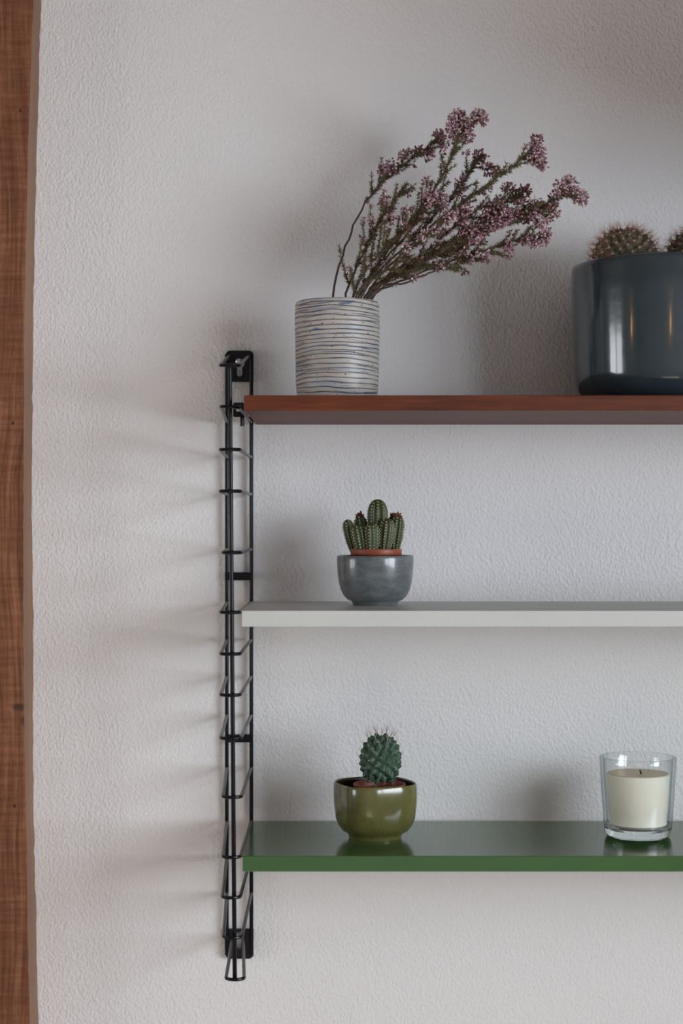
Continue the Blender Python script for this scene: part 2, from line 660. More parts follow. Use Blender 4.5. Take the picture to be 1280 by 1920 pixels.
mb.box(ROOM_L - 0.2, ROOM_R + 0.2, ROOM_F - 0.15, 0.15, ROOM_H, ROOM_H + 0.1)
struct(mb.build('ceiling', M['ceil'], smooth=False), 'dim grey-brown ceiling')
for k, (xc, w, lab) in enumerate(((ROOM_L - 0.075, WIN_L, 'window on the far left side wall'), (ROOM_R + 0.075, WIN_R, 'window on the right side wall'))):
    f = MB()
    t = 0.05
    f.box(xc - .04, xc + .04, w[0], w[0] + t, w[2], w[3])
    f.box(xc - .04, xc + .04, w[1] - t, w[1], w[2], w[3])
    f.box(xc - .04, xc + .04, w[0] + t, w[1] - t, w[2], w[2] + t)
    f.box(xc - .04, xc + .04, w[0] + t, w[1] - t, w[3] - t, w[3])
    ym = (w[0] + w[1]) / 2
    f.box(xc - .035, xc + .035, ym - .05, ym + .05, w[2] + t, w[3] - t)
    fo = struct(f.build('window_%d' % (k + 1), M['framepaint'], smooth=False), lab)
    for (a, c) in ((w[0] + t, ym - .05), (ym + .05, w[1] - t)):
        p = MB()
        p.box(xc - .004, xc + .004, a, c, w[2] + t, w[3] - t)
        p.build('pane', M['glass'], fo, smooth=False)

# timber post on the left (slightly bent)
wall_e = [(-900, 92), (-250, 85), (0, 77), (250, 70), (480, 64), (620, 62), (800, 60.5), (960, 59.5), (1080, 61.5), (1200, 63), (1360, 61.5), (1440, 61.5),
          (1560, 64), (1690, 67), (1800, 69), (1920, 72), (2300, 80), (3480, 90)]
front_e = [(-900, 78), (-250, 69), (0, 61), (250, 52), (480, 47), (700, 43.5), (960, 42), (1180, 42), (1360, 44), (1440, 46), (1560, 48), (1690, 49.5),
           (1800, 52), (1920, 54.5), (2300, 62), (3480, 72)]
PD = -0.047
zs = np.linspace(0.0, ROOM_H, 260)
wz = np.array([at(x, y, 0).z for y, x in wall_e])[::-1]
wx = np.array([at(x, y, 0).x for y, x in wall_e])[::-1]
fz = np.array([at(x, y, PD).z for y, x in front_e])[::-1]
fx = np.array([at(x, y, PD).x for y, x in front_e])[::-1]
xw = np.interp(zs, wz, wx)
xf = np.interp(zs, fz, fx)
ker = np.ones(9) / 9
xw = np.convolve(np.pad(xw, 4, 'edge'), ker, 'valid')
xf = np.convolve(np.pad(xf, 4, 'edge'), ker, 'valid')
mb = MB()
rng = np.random.default_rng(3)
jw = rng.normal(0, 0.00035, len(zs))
jf = rng.normal(0, 0.00022, len(zs))
prof = []
for i, z in enumerate(zs):
    c = 0.0016
    prof += [(xw[i] + jw[i], 0.002, z), (xf[i] + jf[i] + 0.0002, PD + c, z), (xf[i] + jf[i] - c, PD, z), (xf[i] - 0.16, PD, z), (xf[i] - 0.16, 0.002, z)]
fs = []
for i in range(len(zs) - 1):
    for k in range(5):
        k2 = (k + 1) % 5
        fs.append((i * 5 + k, i * 5 + k2, i * 5 + 5 + k2, i * 5 + 5 + k))
fs += [(0, 1, 2, 3, 4), tuple((len(zs) - 1) * 5 + k for k in (4, 3, 2, 1, 0))]
mb.add(prof, fs)
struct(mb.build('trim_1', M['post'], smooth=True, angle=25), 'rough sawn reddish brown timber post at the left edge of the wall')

# large drum added out of view, blocks right window light from the upper wall
DX, DY, DZ0, DZ1, DR = 0.98, -0.50, 1.84, 2.24, 0.40
t = thing('light_blocker', 'large grey light-blocking drum added right of the shelves, out of view', 'lamp', (DX, DY, ROOM_H))
mb = MB()
mb.lathe([(DR, DZ0), (DR * .94, DZ1), (DR * .94 - .004, DZ1), (DR - .004, DZ0)], 64, centre=(DX, DY, 0), close=True)
mb.build('blocker_drum', M['blocker'], t, angle=50)
mb = MB()
mb.lathe([(0, DZ0 + .02), (DR - .006, DZ0 + .02), (DR - .006, DZ0 + .024), (0, DZ0 + .024)], 48, centre=(DX, DY, 0))
mb.build('blocker_disc', M['blocker'], t, angle=50)
mb = MB()
mb.tube([(DX, DY, DZ0 + .02), (DX, DY, ROOM_H - .001)], .004, 8)
mb.build('cord', M['wire'], t)

# ------------------------------------------------------------------ shelf ladders
LD = -0.206                                   # front of the ladder
WIRE_B, WIRE_F, WIRE_R = 0.0022, 0.0022, 0.0018
BY = -0.008                                   # rails stand just off the wall
XL, XR = at(425, 0, BY).x, at(471, 0, BY).x
RUNGS = [685, 762, 843, 921, 1036, 1148, 1226, 1303, 1384, 1494, 1606.5, 1682, 1757, 1835]
FW = [(410, 452), (411, 451), (410, 452), (410, 453), (415, 454), (411, 453), (411, 453), (411, 453), (411, 454), (415, 455), (415, 453.5), (414, 453), (416, 456), (420.5, 460.5)]


def rounded(x0, x1, z0, z1, r, top=True, bot=True, n=5):
    pts = []
    for (cx, cz, a0, on) in ((x1 - r, z1 - r, 0, top), (x0 + r, z1 - r, 90, top), (x0 + r, z0 + r, 180, bot), (x1 - r, z0 + r, 270, bot)):
        if on:
            for k in range(n + 1):
                a = math.radians(a0 + 90 * k / n)
                pts.append((cx + r * math.cos(a), cz + r * math.sin(a)))
        else:
            sx = 1 if a0 in (0, 270) else -1
            sz = 1 if a0 in (0, 90) else -1
            pts.append((cx + sx * r, cz + sz * r))
    return pts


def plate_with_slot(x0, x1, z0, z1, slot, y0, y1, rt, top=True, bot=True):
    """plate outline bridged to a key-shaped hole; solid with side walls"""
    import bmesh
    out = rounded(x0, x1, z0, z1, rt, top, bot)
    bm = bmesh.new()
    ov = [bm.verts.new((x, y0, z)) for x, z in out]
    hv = [bm.verts.new((x, y0, z)) for x, z in slot]
    es = [bm.edges.new((ov[i], ov[(i + 1) % len(ov)])) for i in range(len(ov))]
    es += [bm.edges.new((hv[i], hv[(i + 1) % len(hv)])) for i in range(len(hv))]
    bmesh.ops.triangle_fill(bm, use_beauty=True, edges=es)
    r = bmesh.ops.extrude_face_region(bm, geom=list(bm.faces))
    for v in r['geom']:
        if isinstance(v, bmesh.types.BMVert):
            v.co.y = y1
    mb = MB()
    bm.verts.index_update()
    mb.add([tuple(v.co) for v in bm.verts], [tuple(v.index for v in f.verts) for f in bm.faces])
    bm.free()
    return mb


def keyhole(cx, cz, r, length, r2, up=True, n=12):
    """round hole with a narrower slot running down"""
    pts = []
    a1 = math.asin(r2 / r)
    start, end = -math.pi / 2 + a1, 3 * math.pi / 2 - a1
    for k in range(n + 1):
        a = start + (end - start) * k / n
        pts.append((cx + r * math.cos(a), cz + r * math.sin(a)))
    for k in range(7):
        a = math.pi + math.pi * k / 6
        pts.append((cx + r2 * math.cos(a), cz - length + r2 * math.sin(a)))
    return pts


def make_ladder(label):
    base = at(448, 1835, 0)
    t = thing('shelf_ladder', label, 'shelf ladder', (base.x, 0.0, base.z))
    zt, zb = at(0, 664, BY).z, at(0, 1790, BY).z
    for x in (XL, XR):
        m = MB()
        m.tube([(x, BY, zb), (x, BY, zt)], WIRE_B, 12)
        m.build('back_rail', M['wire'], t)
    ft, fb = at(430.5, 685, LD + .004), at(440, 1835, LD + .004)
    m = MB()
    m.tube([ft.lerp(fb, k / 6) for k in range(7)], WIRE_F, 12)
    m.build('front_rail', M['wire'], t)
    for i, (py, (a, b)) in enumerate(zip(RUNGS, FW)):
        L_, R_ = at(a + 3, py, LD), at(b - 3, py, LD)
        z = L_.z
        if i == 0:
            zl = at(0, 668, BY).z
            bl, br = Vector((at(430, 0, BY).x, BY - .003, zl)), Vector((at(466, 0, BY).x, BY - .003, zl))
        elif i == len(RUNGS) - 1:
            zl = at(0, 1752, BY).z
            bl, br = Vector((at(437, 0, BY).x, BY - .004, zl)), Vector((at(456, 0, BY).x, BY - .004, zl))
        else:
            bl, br = Vector((XL, BY, z)), Vector((XR, BY, z))
            if i == 1:
                bl.z -= .004
                br.z -= .004
                R_.z -= .001
        pts = [bl]
        pts += [bl.lerp(L_, 0.5)]
        c = (R_.x - L_.x)
        # rounded corners and a front bar bowed slightly outwards
        bow = 0.0045
        dirl = (L_ - bl).normalized()
        dirr = (R_ - br).normalized()
        rr = 0.004
        pts.append(L_ - dirl * rr)
        pts.append(L_ - dirl * rr * 0.35 + Vector((c * .035, 0, 0)))
        for k in range(1, 8):
            u = k / 8
            p = L_.lerp(R_, u)
            p.y -= bow * (1 - (2 * u - 1) ** 2) - .001
            pts.append(p)
        pts.append(R_ - dirr * rr * 0.35 - Vector((c * .035, 0, 0)))
        pts.append(R_ - dirr * rr)
        pts.append(br.lerp(R_, 0.5))
        pts.append(br)
        m = MB()
        m.tube(pts, WIRE_R, 8)
        m.build('rung', M['wire'], t)
    # mounting plates with key slots and screws
    s0 = scl(BY)
    for (y0p, y1p, hz, sl, top, bot, sz) in ((657, 716, 681, 20, True, False, 677), (1742, 1798, 1757, 19, False, True, 1757)):
        x0, x1 = at(422.5, 0, BY).x, at(475, 0, BY).x
        z1, z0 = at(0, y0p, BY).z, at(0, y1p, BY).z
        hx = at(449, 0, BY).x
        slot = keyhole(hx, at(0, hz, BY).z, 9.5 * s0, sl * s0, 5 * s0)
        m = plate_with_slot(x0, x1, z0, z1, slot, -0.0075, -0.0045, 9 * s0, top, bot)
        po = m.build('mounting_plate', M['wire'], t, smooth=False)
        sc = MB()
        c = Vector((hx - 0.001, -0.0045, at(0, sz, BY).z))
        prof = [(0, -0.0045), (0.0018, -0.0045), (0.0018, 0.0), (0.0036, 0.0), (0.0036, .0009), (0.0026, 0.0020), (0.0010, .0023), (0.0010, .0014), (0, .0014)]
        sc.lathe(prof, 20)
        sc.v = [(c.x + x, c.y - .0015 - z, c.z + y) for x, y, z in sc.v]
        so = sc.build('screw', M['steel'], po)
        so.location = (0, 0, 0)
        so['label'] = 'silver screw head'
    for (ya, yb) in ((1073, 1088), (1377, 1391.5)):
        m = MB()
        m.box(at(422, 0, BY).x, at(474.5, 0, BY).x, BY - .0024, BY + .0034, at(0, yb, BY).z, at(0, ya, BY).z)
        m.build('cross_strap', M['wire'], t, smooth=False, bevel=.0006)
    return t


ladder = make_ladder('black wire ladder bracket screwed to the white wall, carrying the left ends of the shelves')
SHELF_R = 0.80
l2 = ladder.copy()
COL.objects.link(l2)
l2['label'] = 'black wire ladder bracket carrying the right ends of the shelves'
for ch in list(ladder.children):
    c = ch.copy()
    COL.objects.link(c)
    c.parent = l2
    for g in ch.children:
        d = g.copy()
        COL.objects.link(d)
        d.parent = c
l2.location.x = SHELF_R + 0.0195

# ------------------------------------------------------------------ shelves
# wooden shelf
WD = -0.242
WZ1 = CZ + (HOR - 741) * scl(WD)
WZ0 = CZ + (HOR - 769.5) * scl(WD)
WXL = at(457, 0, WD).x
t = thing('wooden_shelf', 'reddish brown wooden shelf board, topmost of the three shelves', 'shelf', (0.2, -0.12, WZ0))
m = MB()
m.box(WXL, SHELF_R, WD, -0.004, WZ0, WZ1)
m.build('board', M['teak'], t, bevel=0.0009, bseg=2, smooth=False)
# black end hook between board and ladder
yb = -0.10
hs = scl(yb)
m = MB()
bx0, bx1 = at(437, 0, yb).x, at(457.5, 0, yb).x
z1, z0 = at(0, 755, yb).z, at(0, 782, yb).z
hole = [(at(446.5, 0, yb).x + 4.2 * hs * math.cos(2 * math.pi * k / 12), at(0, 768, yb).z + 4.2 * hs * math.sin(2 * math.pi * k / 12)) for k in range(12)]
m = plate_with_slot(bx0, bx1, z0, z1, hole, yb - 0.0012, yb + 0.0012, 0.0015)
m.tube([(at(454, 0, yb).x, yb, z0 + .003), (at(454, 0, yb).x, yb, at(0, 799, yb).z), ], 0.0021, 8)
br = m.build('end_hook', M['wire'], t, smooth=False)
br['label'] = 'black metal end hook'


def metal_shelf(name, label, mat, front_px, bottom_px, left_px):
    z1 = CZ + (HOR - front_px) * scl(LD)
    z0 = CZ + (HOR - bottom_px) * scl(LD)
    xl = at(left_px, 0, LD).x
    t = thing(name, label, 'shelf', (0.2, -0.1, z0))
    # top sheet with rounded front corner that overhangs the rung
    th = 0.0012
    xo = xl - 0.0042
    pts = [(SHELF_R, LD), (SHELF_R, -0.0125), (xo, -0.0125), (xo, LD + .009)]
    for k in range(1, 6):
        a = math.pi / 2 * k / 5
        pts.append((xo + .0042 - .0042 * math.cos(a), LD + .009 - .009 * math.sin(a)))
    n = len(pts)
    mm = MB()
    mm.add([(x, y, z1) for x, y in pts] + [(x, y, z1 - th) for x, y in pts],
           [tuple(range(n)), tuple(range(2 * n - 1, n - 1, -1))] + [(k, (k + 1) % n, (k + 1) % n + n, k + n) for k in range(n)])
    mm.build('top_panel', mat, t, bevel=0.0004, smooth=False)
    mm = MB()
    mm.box(xl, SHELF_R - .004, LD - 0.0012, LD, z0, z1 - 0.00002)
    mm.build('front_lip', mat, t, bevel=0.0005, smooth=False)
    mm = MB()
    mm.box(xl + .006, SHELF_R - .01, -0.0137, -0.0125, z0, z1 - th)
    mm.build('back_lip', mat, t, smooth=False)
    return t, z1


ws, ZW = metal_shelf('metal_shelf', 'off-white enamelled metal shelf, in the middle of the three shelves', M['white'], 1145, 1175, 453)
gs, ZG = metal_shelf('metal_shelf', 'glossy green enamelled metal shelf, lowest of the three shelves', M['green'], 1605, 1634, 455)


# ------------------------------------------------------------------ vase
vy = -0.115
vc = at(632, 0, vy)
VH = CZ + (HOR - 567) * scl(vy) - WZ1
vs = scl(vy)
ro, rb = 80 * vs, 74.5 * vs
prof = [(0, 0.0), (rb - .003, 0.0), (rb, .0025), (rb + .0018, .02), (ro - .0004, VH * .62), (ro, VH * .80), (ro - .0006, VH - .003), (ro - .0016, VH - .0006), (ro - .0028, VH),
        (ro - .0042, VH - .0012), (ro - .005, VH - .006), (rb - .004, .01), (rb - .008, .006), (0, .006)]
m = MB()
rv = random.Random(5)
ph = [rv.uniform(0, 6.28) for _ in range(6)]
m.lathe(prof, 96, shape=lambda a, z: 1 + .005 * math.sin(2 * a + ph[0]) + .003 * math.sin(3 * a + ph[1] + z * 60))
vo = m.build('ceramic_vase', m_vase(VH), smooth=True, angle=50)
vo.location = (vc.x, vy, WZ1)
tag(vo, 'cream stoneware vase scored with thin blue lines, holding heather on the wooden shelf', 'vase')
VMX, VMY, VMZ = vc.x, vy, WZ1 + VH

# ------------------------------------------------------------------ heather


def catmull(pts, n):
    P = [pts[0] * 2 - pts[1]] + pts + [pts[-1] * 2 - pts[-2]]
    out = []
    seg = len(pts) - 1
    for i in range(n):
        u = i / (n - 1) * seg
        k = min(int(u), seg - 1)
        f = u - k
        p0, p1, p2, p3 = P[k:k + 4]
        out.append(0.5 * ((2 * p1) + (p2 - p0) * f + (2 * p0 - 5 * p1 + 4 * p2 - p3) * f * f + (3 * p1 - p0 - 3 * p2 + p3) * f ** 3))
    return out


def rnd_dir(rn):
    while True:
        v = Vector((rn.uniform(-1, 1), rn.uniform(-1, 1), rn.uniform(-1, 1)))
        if 0.05 < v.length < 1:
            return v.normalized()


def bell(mb, p, d, ln, r, tint):
    """tiny urn-shaped heather blossom"""
    d = d.normalized()
    u = d.orthogonal().normalized()
    w = d.cross(u)
    vs, fs = [p], []
    prof = ((0.25, 0.85), (0.6, 1.0), (0.9, 0.55), (1.0, 0.8))
    for (h, rr) in prof:
        for k in range(5):
            a = 2 * math.pi * k / 5
            vs.append(p + d * ln * h + (u * math.cos(a) + w * math.sin(a)) * r * rr)
    for k in range(5):
        fs.append((0, 1 + (k + 1) % 5, 1 + k))
    for j in range(3):
        for k in range(5):
            a, b = 1 + j * 5 + k, 1 + j * 5 + (k + 1) % 5
            fs.append((a, b, b + 5, a + 5))
    fs.append(tuple(16 + k for k in range(5)))
    mb.add(vs, fs, tint)


def needles_along(mb, pts, t0, t1, per_m, ln, rn, tone, rad=0.00046):
    total = sum((b - a).length for a, b in zip(pts[:-1], pts[1:]))
    n = int(total * (t1 - t0) * per_m)
    for _ in range(n):
        t = rn.uniform(t0, t1)
        u = t * (len(pts) - 1)
        k = min(int(u), len(pts) - 2)
        p = pts[k].lerp(pts[k + 1], u - k)
        tg = (pts[k + 1] - pts[k]).normalized()
        side = rnd_dir(rn)
        side = (side - tg * side.dot(tg)).normalized()
        d = tg * rn.uniform(0.35, 0.9) + side
        mb.cone(p, d, ln * rn.uniform(.6, 1.25), rad, 3, min(1, max(0, rn.gauss(tone, .22))))


def cluster(mb, nb, c, axis, radius, count, rn, tone):
    """blossoms packed round a point, facing outwards"""
    for _ in range(count):
        d = rnd_dir(rn)
        p = c + d * radius * (rn.uniform(.25, 1) ** .5) * (1.0 if abs(d.dot(axis)) > .5 else .85)
        dd = d + axis * .35 + Vector((0, 0, -.35)) + rnd_dir(rn) * .5
        bell(mb, p, dd, rn.uniform(.0020, .0033), rn.uniform(.0008, .00125), min(1, max(0, rn.gauss(tone, .26))))
        if rn.random() < .5:
            nb.cone(p, rnd_dir(rn), .003, .0004, 3, rn.uniform(.1, 1.0))


# label, path (px, py, depth), clusters (px, py, radius px, blossoms, tone), needle tone, needle start
SPRIGS = [
    ('leftmost heather sprig, arching up with mauve tufts along its top edge',
     [(632, 640, -.11), (624, 556, -.10), (655, 444, -.085), (687, 379, -.08), (722, 338, -.08), (762, 306, -.085), (803, 273, -.09), (826, 258, -.09)],
     [(718, 318, 10, 22, .40), (735, 310, 13, 34, .42), (756, 294, 11, 28, .55), (778, 286, 10, 22, .4), (803, 291, 12, 30, .55), (822, 256, 13, 36, .50), (833, 270, 9, 20, .5)], .5, .42),
    ('tallest heather sprig, ending in the topmost pink blossom heads',
     [(645, 640, -.115), (674, 552, -.115), (763, 440, -.125), (812, 360, -.13), (840, 305, -.13), (862, 250, -.13), (868, 215, -.13)],
     [(858, 222, 18, 75, .62), (868, 240, 18, 75, .58), (878, 256, 10, 30, .6), (850, 262, 9, 20, .5), (898, 216, 15, 55, .60), (905, 227, 10, 26, .5), (846, 240, 12, 30, .55)], .45, .3),
    ('heather sprig with an upright pink head right of the tallest one',
     [(652, 640, -.12), (686, 556, -.12), (775, 455, -.13), (844, 395, -.135), (884, 368, -.135), (937, 328, -.14), (975, 300, -.14), (1004, 272, -.14)],
     [(1005, 264, 13, 40, .45), (1008, 284, 14, 48, .55), (1010, 303, 13, 42, .55), (1002, 294, 14, 36, .6), (1018, 312, 8, 16, .5)], .62, .35),
    ('heather sprig reaching furthest right, tipped with pale pink blossoms',
     [(655, 640, -.12), (694, 558, -.125), (790, 492, -.135), (884, 445, -.145), (966, 408, -.15), (1025, 382, -.15), (1072, 358, -.15)],
     [(1050, 352, 15, 48, .65), (1068, 350, 17, 62, .72), (1085, 368, 15, 52, .72), (1090, 378, 11, 28, .75), (1044, 366, 11, 26, .5), (1062, 338, 9, 18, .68), (1004, 380, 13, 34, .45), (985, 385, 12, 30, .35)], .5, .35),
    ('low heather sprig with mauve blossoms hanging at its right tip',
     [(658, 640, -.12), (700, 560, -.12), (762, 523, -.13), (844, 490, -.14), (925, 464, -.15), (985, 446, -.15), (1020, 444, -.15)],
     [(1015, 448, 14, 44, .68), (1003, 458, 10, 26, .6), (1024, 436, 9, 20, .65), (986, 452, 10, 20, .45), (955, 462, 12, 30, .45), (905, 470, 10, 20, .75)], .55, .4),
    ('lowest heather sprig, thin and sparse, hanging over the vase rim',
     [(662, 640, -.125), (702, 560, -.13), (770, 527, -.14), (828, 503, -.145), (864, 494, -.145), (905, 485, -.145)],
     [(824, 492, 9, 16, .9), (880, 484, 8, 12, .6), (905, 482, 7, 8, .55)], .55, .55),
    ('heather sprig with brownish heads between the tallest sprig and the upright pink head',
     [(648, 640, -.11), (678, 555, -.105), (770, 450, -.105), (835, 383, -.10), (868, 343, -.10), (890, 308, -.10), (903, 290, -.10)],
     [(897, 292, 12, 32, .35), (862, 342, 11, 30, .45), (915, 318, 14, 36, .25), (930, 322, 9, 16, .3), (864, 355, 8, 16, .4)], .35, .3),
    ('short heather sprig with a small drooping head below the upright one',
     [(655, 640, -.115), (690, 556, -.11), (800, 470, -.115), (885, 398, -.12), (945, 378, -.125), (985, 357, -.125)],
     [(983, 357, 12, 32, .38), (972, 364, 8, 16, .35), (957, 355, 10, 22, .35), (948, 350, 8, 14, .4)], .5, .35),
    ('short left heather sprig with a mauve tuft and a bare green tip',
     [(640, 640, -.125), (650, 556, -.13), (682, 470, -.135), (715, 410, -.14), (745, 368, -.14), (763, 345, -.14)],
     [(728, 392, 12, 32, .55), (733, 412, 9, 22, .58), (724, 378, 9, 16, .4), (697, 414, 7, 10, .45)], .6, .22),
    ('heather sprig ending in the mauve cluster at the middle of the bunch',
     [(645, 640, -.13), (676, 556, -.14), (735, 460, -.15), (785, 405, -.155), (815, 372, -.155)],
     [(808, 366, 14, 44, .55), (826, 374, 15, 52, .58), (830, 388, 10, 26, .6), (800, 380, 9, 20, .5)], .35, .25),
    ('heather sprig with a broad dark pink cluster right of the middle',
     [(652, 640, -.13), (692, 557, -.14), (785, 495, -.155), (870, 440, -.16), (925, 400, -.165), (940, 385, -.165)],
     [(928, 386, 15, 46, .45), (940, 402, 17, 58, .55), (930, 420, 15, 48, .45), (918, 405, 14, 38, .35), (950, 412, 9, 20, .55)], .35, .3),
    ('heather sprig with rosy brown blossoms low in the middle of the bunch',
     [(655, 640, -.13), (694, 558, -.145), (770, 510, -.16), (830, 465, -.165), (885, 432, -.17)],
     [(878, 430, 16, 46, .42), (890, 445, 14, 36, .5), (866, 418, 12, 28, .35), (905, 432, 10, 22, .35), (862, 400, 11, 24, .3), (875, 392, 11, 24, .28)], .3, .25),
    ('heather sprig with whitish withered blossoms at the heart of the bunch',
     [(642, 640, -.13), (668, 556, -.145), (735, 500, -.16), (795, 445, -.17), (842, 408, -.17)],
     [(838, 412, 10, 24, .97), (845, 406, 7, 14, .9), (795, 440, 9, 14, .88), (760, 465, 8, 12, .95), (788, 455, 7, 10, .85), (815, 430, 9, 14, .7)], .45, .2),
    ('bushy olive green heather sprig low on the left, almost without blossom',
     [(640, 640, -.125), (662, 556, -.14), (690, 500, -.15), (725, 460, -.155), (760, 425, -.155), (790, 385, -.15), (808, 340, -.14)],
     [(757, 398, 8, 8, .3), (800, 340, 8, 10, .2)], .5, .15),
    ('heather sprig of green needles leaning right, just above the lowest sprig',
     [(650, 640, -.12), (685, 556, -.12), (750, 510, -.13), (805, 485, -.135), (850, 470, -.14), (900, 452, -.14)],
     [(800, 498, 6, 6, .85), (758, 488, 7, 8, .9), (860, 462, 9, 16, .45), (900, 450, 10, 20, .5)], .72, .3),
    ('heather sprig with dusky rose blossoms under the rightmost tip',
     [(655, 640, -.125), (696, 558, -.13), (800, 480, -.14), (900, 430, -.15), (965, 405, -.155), (1010, 395, -.155), (1040, 385, -.155)],
     [(1025, 408, 10, 22, .55), (1000, 398, 12, 28, .5), (1040, 398, 8, 14, .6), (965, 400, 12, 30, .28), (1010, 420, 10, 22, .55), (985, 410, 10, 20, .4)], .55, .35),
]
for i, (lab, path, clus, ntone, nstart) in enumerate(SPRIGS):
    rn = random.Random(100 + i)
    pts = [at(*p) for p in path]
    # the cut end stands inside the vase
    e = pts[0]
    e = Vector((VMX + max(-.028, min(.028, e.x - VMX)), VMY + max(-.02, min(.02, e.y - VMY)), WZ1 + .022 + .003 * (i % 4)))
    g = pts[1]
    dx, dy = g.x - VMX, g.y - VMY
    rr = math.hypot(dx, dy)
    if rr > .036:
        g = Vector((VMX + dx * .036 / rr, VMY + dy * .036 / rr, g.z))
    pts[0], pts[1] = e, g
    sm = catmull(pts, 44)
    t = thing('heather_sprig', lab, 'heather sprig', tuple(e), 'dried heather sprigs in the striped vase')
    st, nb, fl = MB(), MB(), MB()
    n = len(sm)
    for k in range(n):
        j = 0.0006 * (k > 8)
        sm[k] = sm[k] + Vector((rn.gauss(0, j), rn.gauss(0, j * 1.2), rn.gauss(0, j)))
    st.tube(sm, [0.00135 - 0.0009 * k / (n - 1) for k in range(n)], 5)
    needles_along(nb, sm, nstart, 1.0, 3800, .0046, rn, ntone)
    tips = []
    # side twigs
    ntw = 17 if i != 5 else 5
    for k in range(ntw):
        tt = nstart + .03 + (0.86 - nstart) * (k + rn.random()) / ntw
        u = int(tt * (n - 1))
        p = sm[u]
        tg = (sm[min(u + 1, n - 1)] - sm[max(u - 1, 0)]).normalized()
        side = rnd_dir(rn)
        side = (side - tg * side.dot(tg)).normalized()
        side.y *= .7
        ln = rn.uniform(.013, .034) * (1.12 - tt * .75)
        q = [p, p + (tg * .75 + side * .6) * ln * .5, p + (tg * 1.0 + side * .75) * ln + Vector((0, 0, .1 * ln))]
        tw = catmull(q, 6)
        st.tube(tw, [.0006 - .00006 * a for a in range(6)], 4)
        needles_along(nb, tw, .05, 1.0, 4200, .0044, rn, ntone)
        if rn.random() < .40 and i != 13:
            cluster(fl, nb, tw[-1], tg, .0036, rn.randint(4, 12), rn, rn.choice((.2, .35, .5)))
    # blossom heads, each joined to its sprig by a twig
    for (cx, cy, rpx, cnt, tone) in clus:
        best, bd = None, 1e9
        for k in range(12, n):
            s = (CAM_D + sm[k].y) / FPX
            px, py = 640 + sm[k].x / s, HOR - (sm[k].z - CZ) / s
            d = (px - cx) ** 2 + (py - cy) ** 2
            if d < bd:
                best, bd = k, d
        k0 = max(6, best - 3)
        dep = sm[best].y + rn.uniform(-.008, .008)
        c = at(cx, cy, dep)
        axis = (c - sm[k0]).normalized() if (c - sm[k0]).length > 1e-4 else Vector((0, 0, 1))
        mid = sm[k0].lerp(c, .55) + (sm[min(best, n - 1)] - sm[k0]) * .2
        tw = catmull([sm[k0], mid, c], 7)
        st.tube(tw, [.0007 - .00006 * a for a in range(7)], 4)
        needles_along(nb, tw, .1, 1.0, 4200, .0042, rn, ntone)
        cluster(fl, nb, c, axis, rpx * scl(dep), int(cnt * 1.5), rn, tone)
    cluster(fl, nb, sm[-1], (sm[-1] - sm[-4]).normalized(), .0035, 8 if i not in (8, 13) else 0, rn, .4)
    st.build('stem', M['stem'], t)
    stuff(nb.build('needles', M['needle'], t, smooth=False, tint=True))
    stuff(fl.build('blossoms', M['petal'], t, smooth=True, tint=True, angle=60))

# ------------------------------------------------------------------ cactus builders


def phyllo(n, z0=-0.35, z1=0.98):
    """golden-angle points on a unit sphere between two heights"""
    ga = math.pi * (3 - math.sqrt(5))
    out = []
    for k in range(n):
        z = z1 - (z1 - z0) * (k + .5) / n
        r = math.sqrt(max(0, 1 - z * z))
        out.append((r * math.cos(ga * k), r * math.sin(ga * k), z))
    return np.array(out)


def tuber_body(npts, rx, rz, amp, width, nlat=70, nlon=110, z0=-.6, power=1.0):
    P = phyllo(npts, z0)
    lat = np.linspace(-math.pi / 2 * .75, math.pi / 2, nlat)
    lon = np.linspace(0, 2 * math.pi, nlon, endpoint=False)
    A, B = np.meshgrid(lat, lon, indexing='ij')
    D = np.stack([np.cos(A) * np.cos(B), np.cos(A) * np.sin(B), np.sin(A)], -1).reshape(-1, 3)
    dist = np.arccos(np.clip(D @ P.T, -1, 1)).min(axis=1)
    h = np.clip(1 - dist / width, 0, 1) ** power
    rad = 1 + amp * h
    V = D * rad[:, None]
    V = V * np.array([rx, rx, rz])
    fs = []
    for i in range(nlat - 1):
        for k in range(nlon):
            k2 = (k + 1) % nlon
            fs.append((i * nlon + k, i * nlon + k2, (i + 1) * nlon + k2, (i + 1) * nlon + k))
    fs.append(tuple(range(nlon))[::-1])
    return V, fs, P * np.array([rx, rx, rz]) * (1 + amp), P


# ------------------------------------------------------------------ big blue-grey pot with two round cacti
py_ = -0.122
ps = scl(py_)
pc = at(1247, 0, py_)
PR = 175 * ps
PH = CZ + (HOR - 499) * ps - WZ1
rb_ = PR - 4 * ps
prof = [(0, 0), (rb_ - .0260, 0)]
for k in range(1, 9):
    a = math.pi / 2 * k / 8
    prof.append((rb_ - .0260 + .0260 * math.sin(a), .0285 * (1 - math.cos(a))))
prof += [(PR - .0010, PH * .45), (PR, PH * .75), (PR + .0002, PH - .006), (PR - .0004, PH - .0015), (PR - .0020, PH), (PR - .0040, PH - .0006), (PR - .0052, PH - .004),
         (PR - .006, PH * .5), (PR - .008, .02), (PR - .03, .008), (0, .008)]
t = thing('plant_pot', 'large glossy blue-grey ceramic pot at the right end of the wooden shelf', 'plant pot', (pc.x, py_, WZ1))
m = MB()
m.lathe(prof, 128, centre=(pc.x, py_, WZ1))
m.build('pot_body', M['bluepot'], t, angle=60)
m = MB()
sz = PH - .016
m.lathe([(0, sz + .004), (PR * .5, sz + .0035), (PR - .0066, sz), (PR - .0070, sz - .02), (0, sz - .02)], 48, centre=(pc.x, py_, WZ1))
m.build('soil', M['soil'], t)


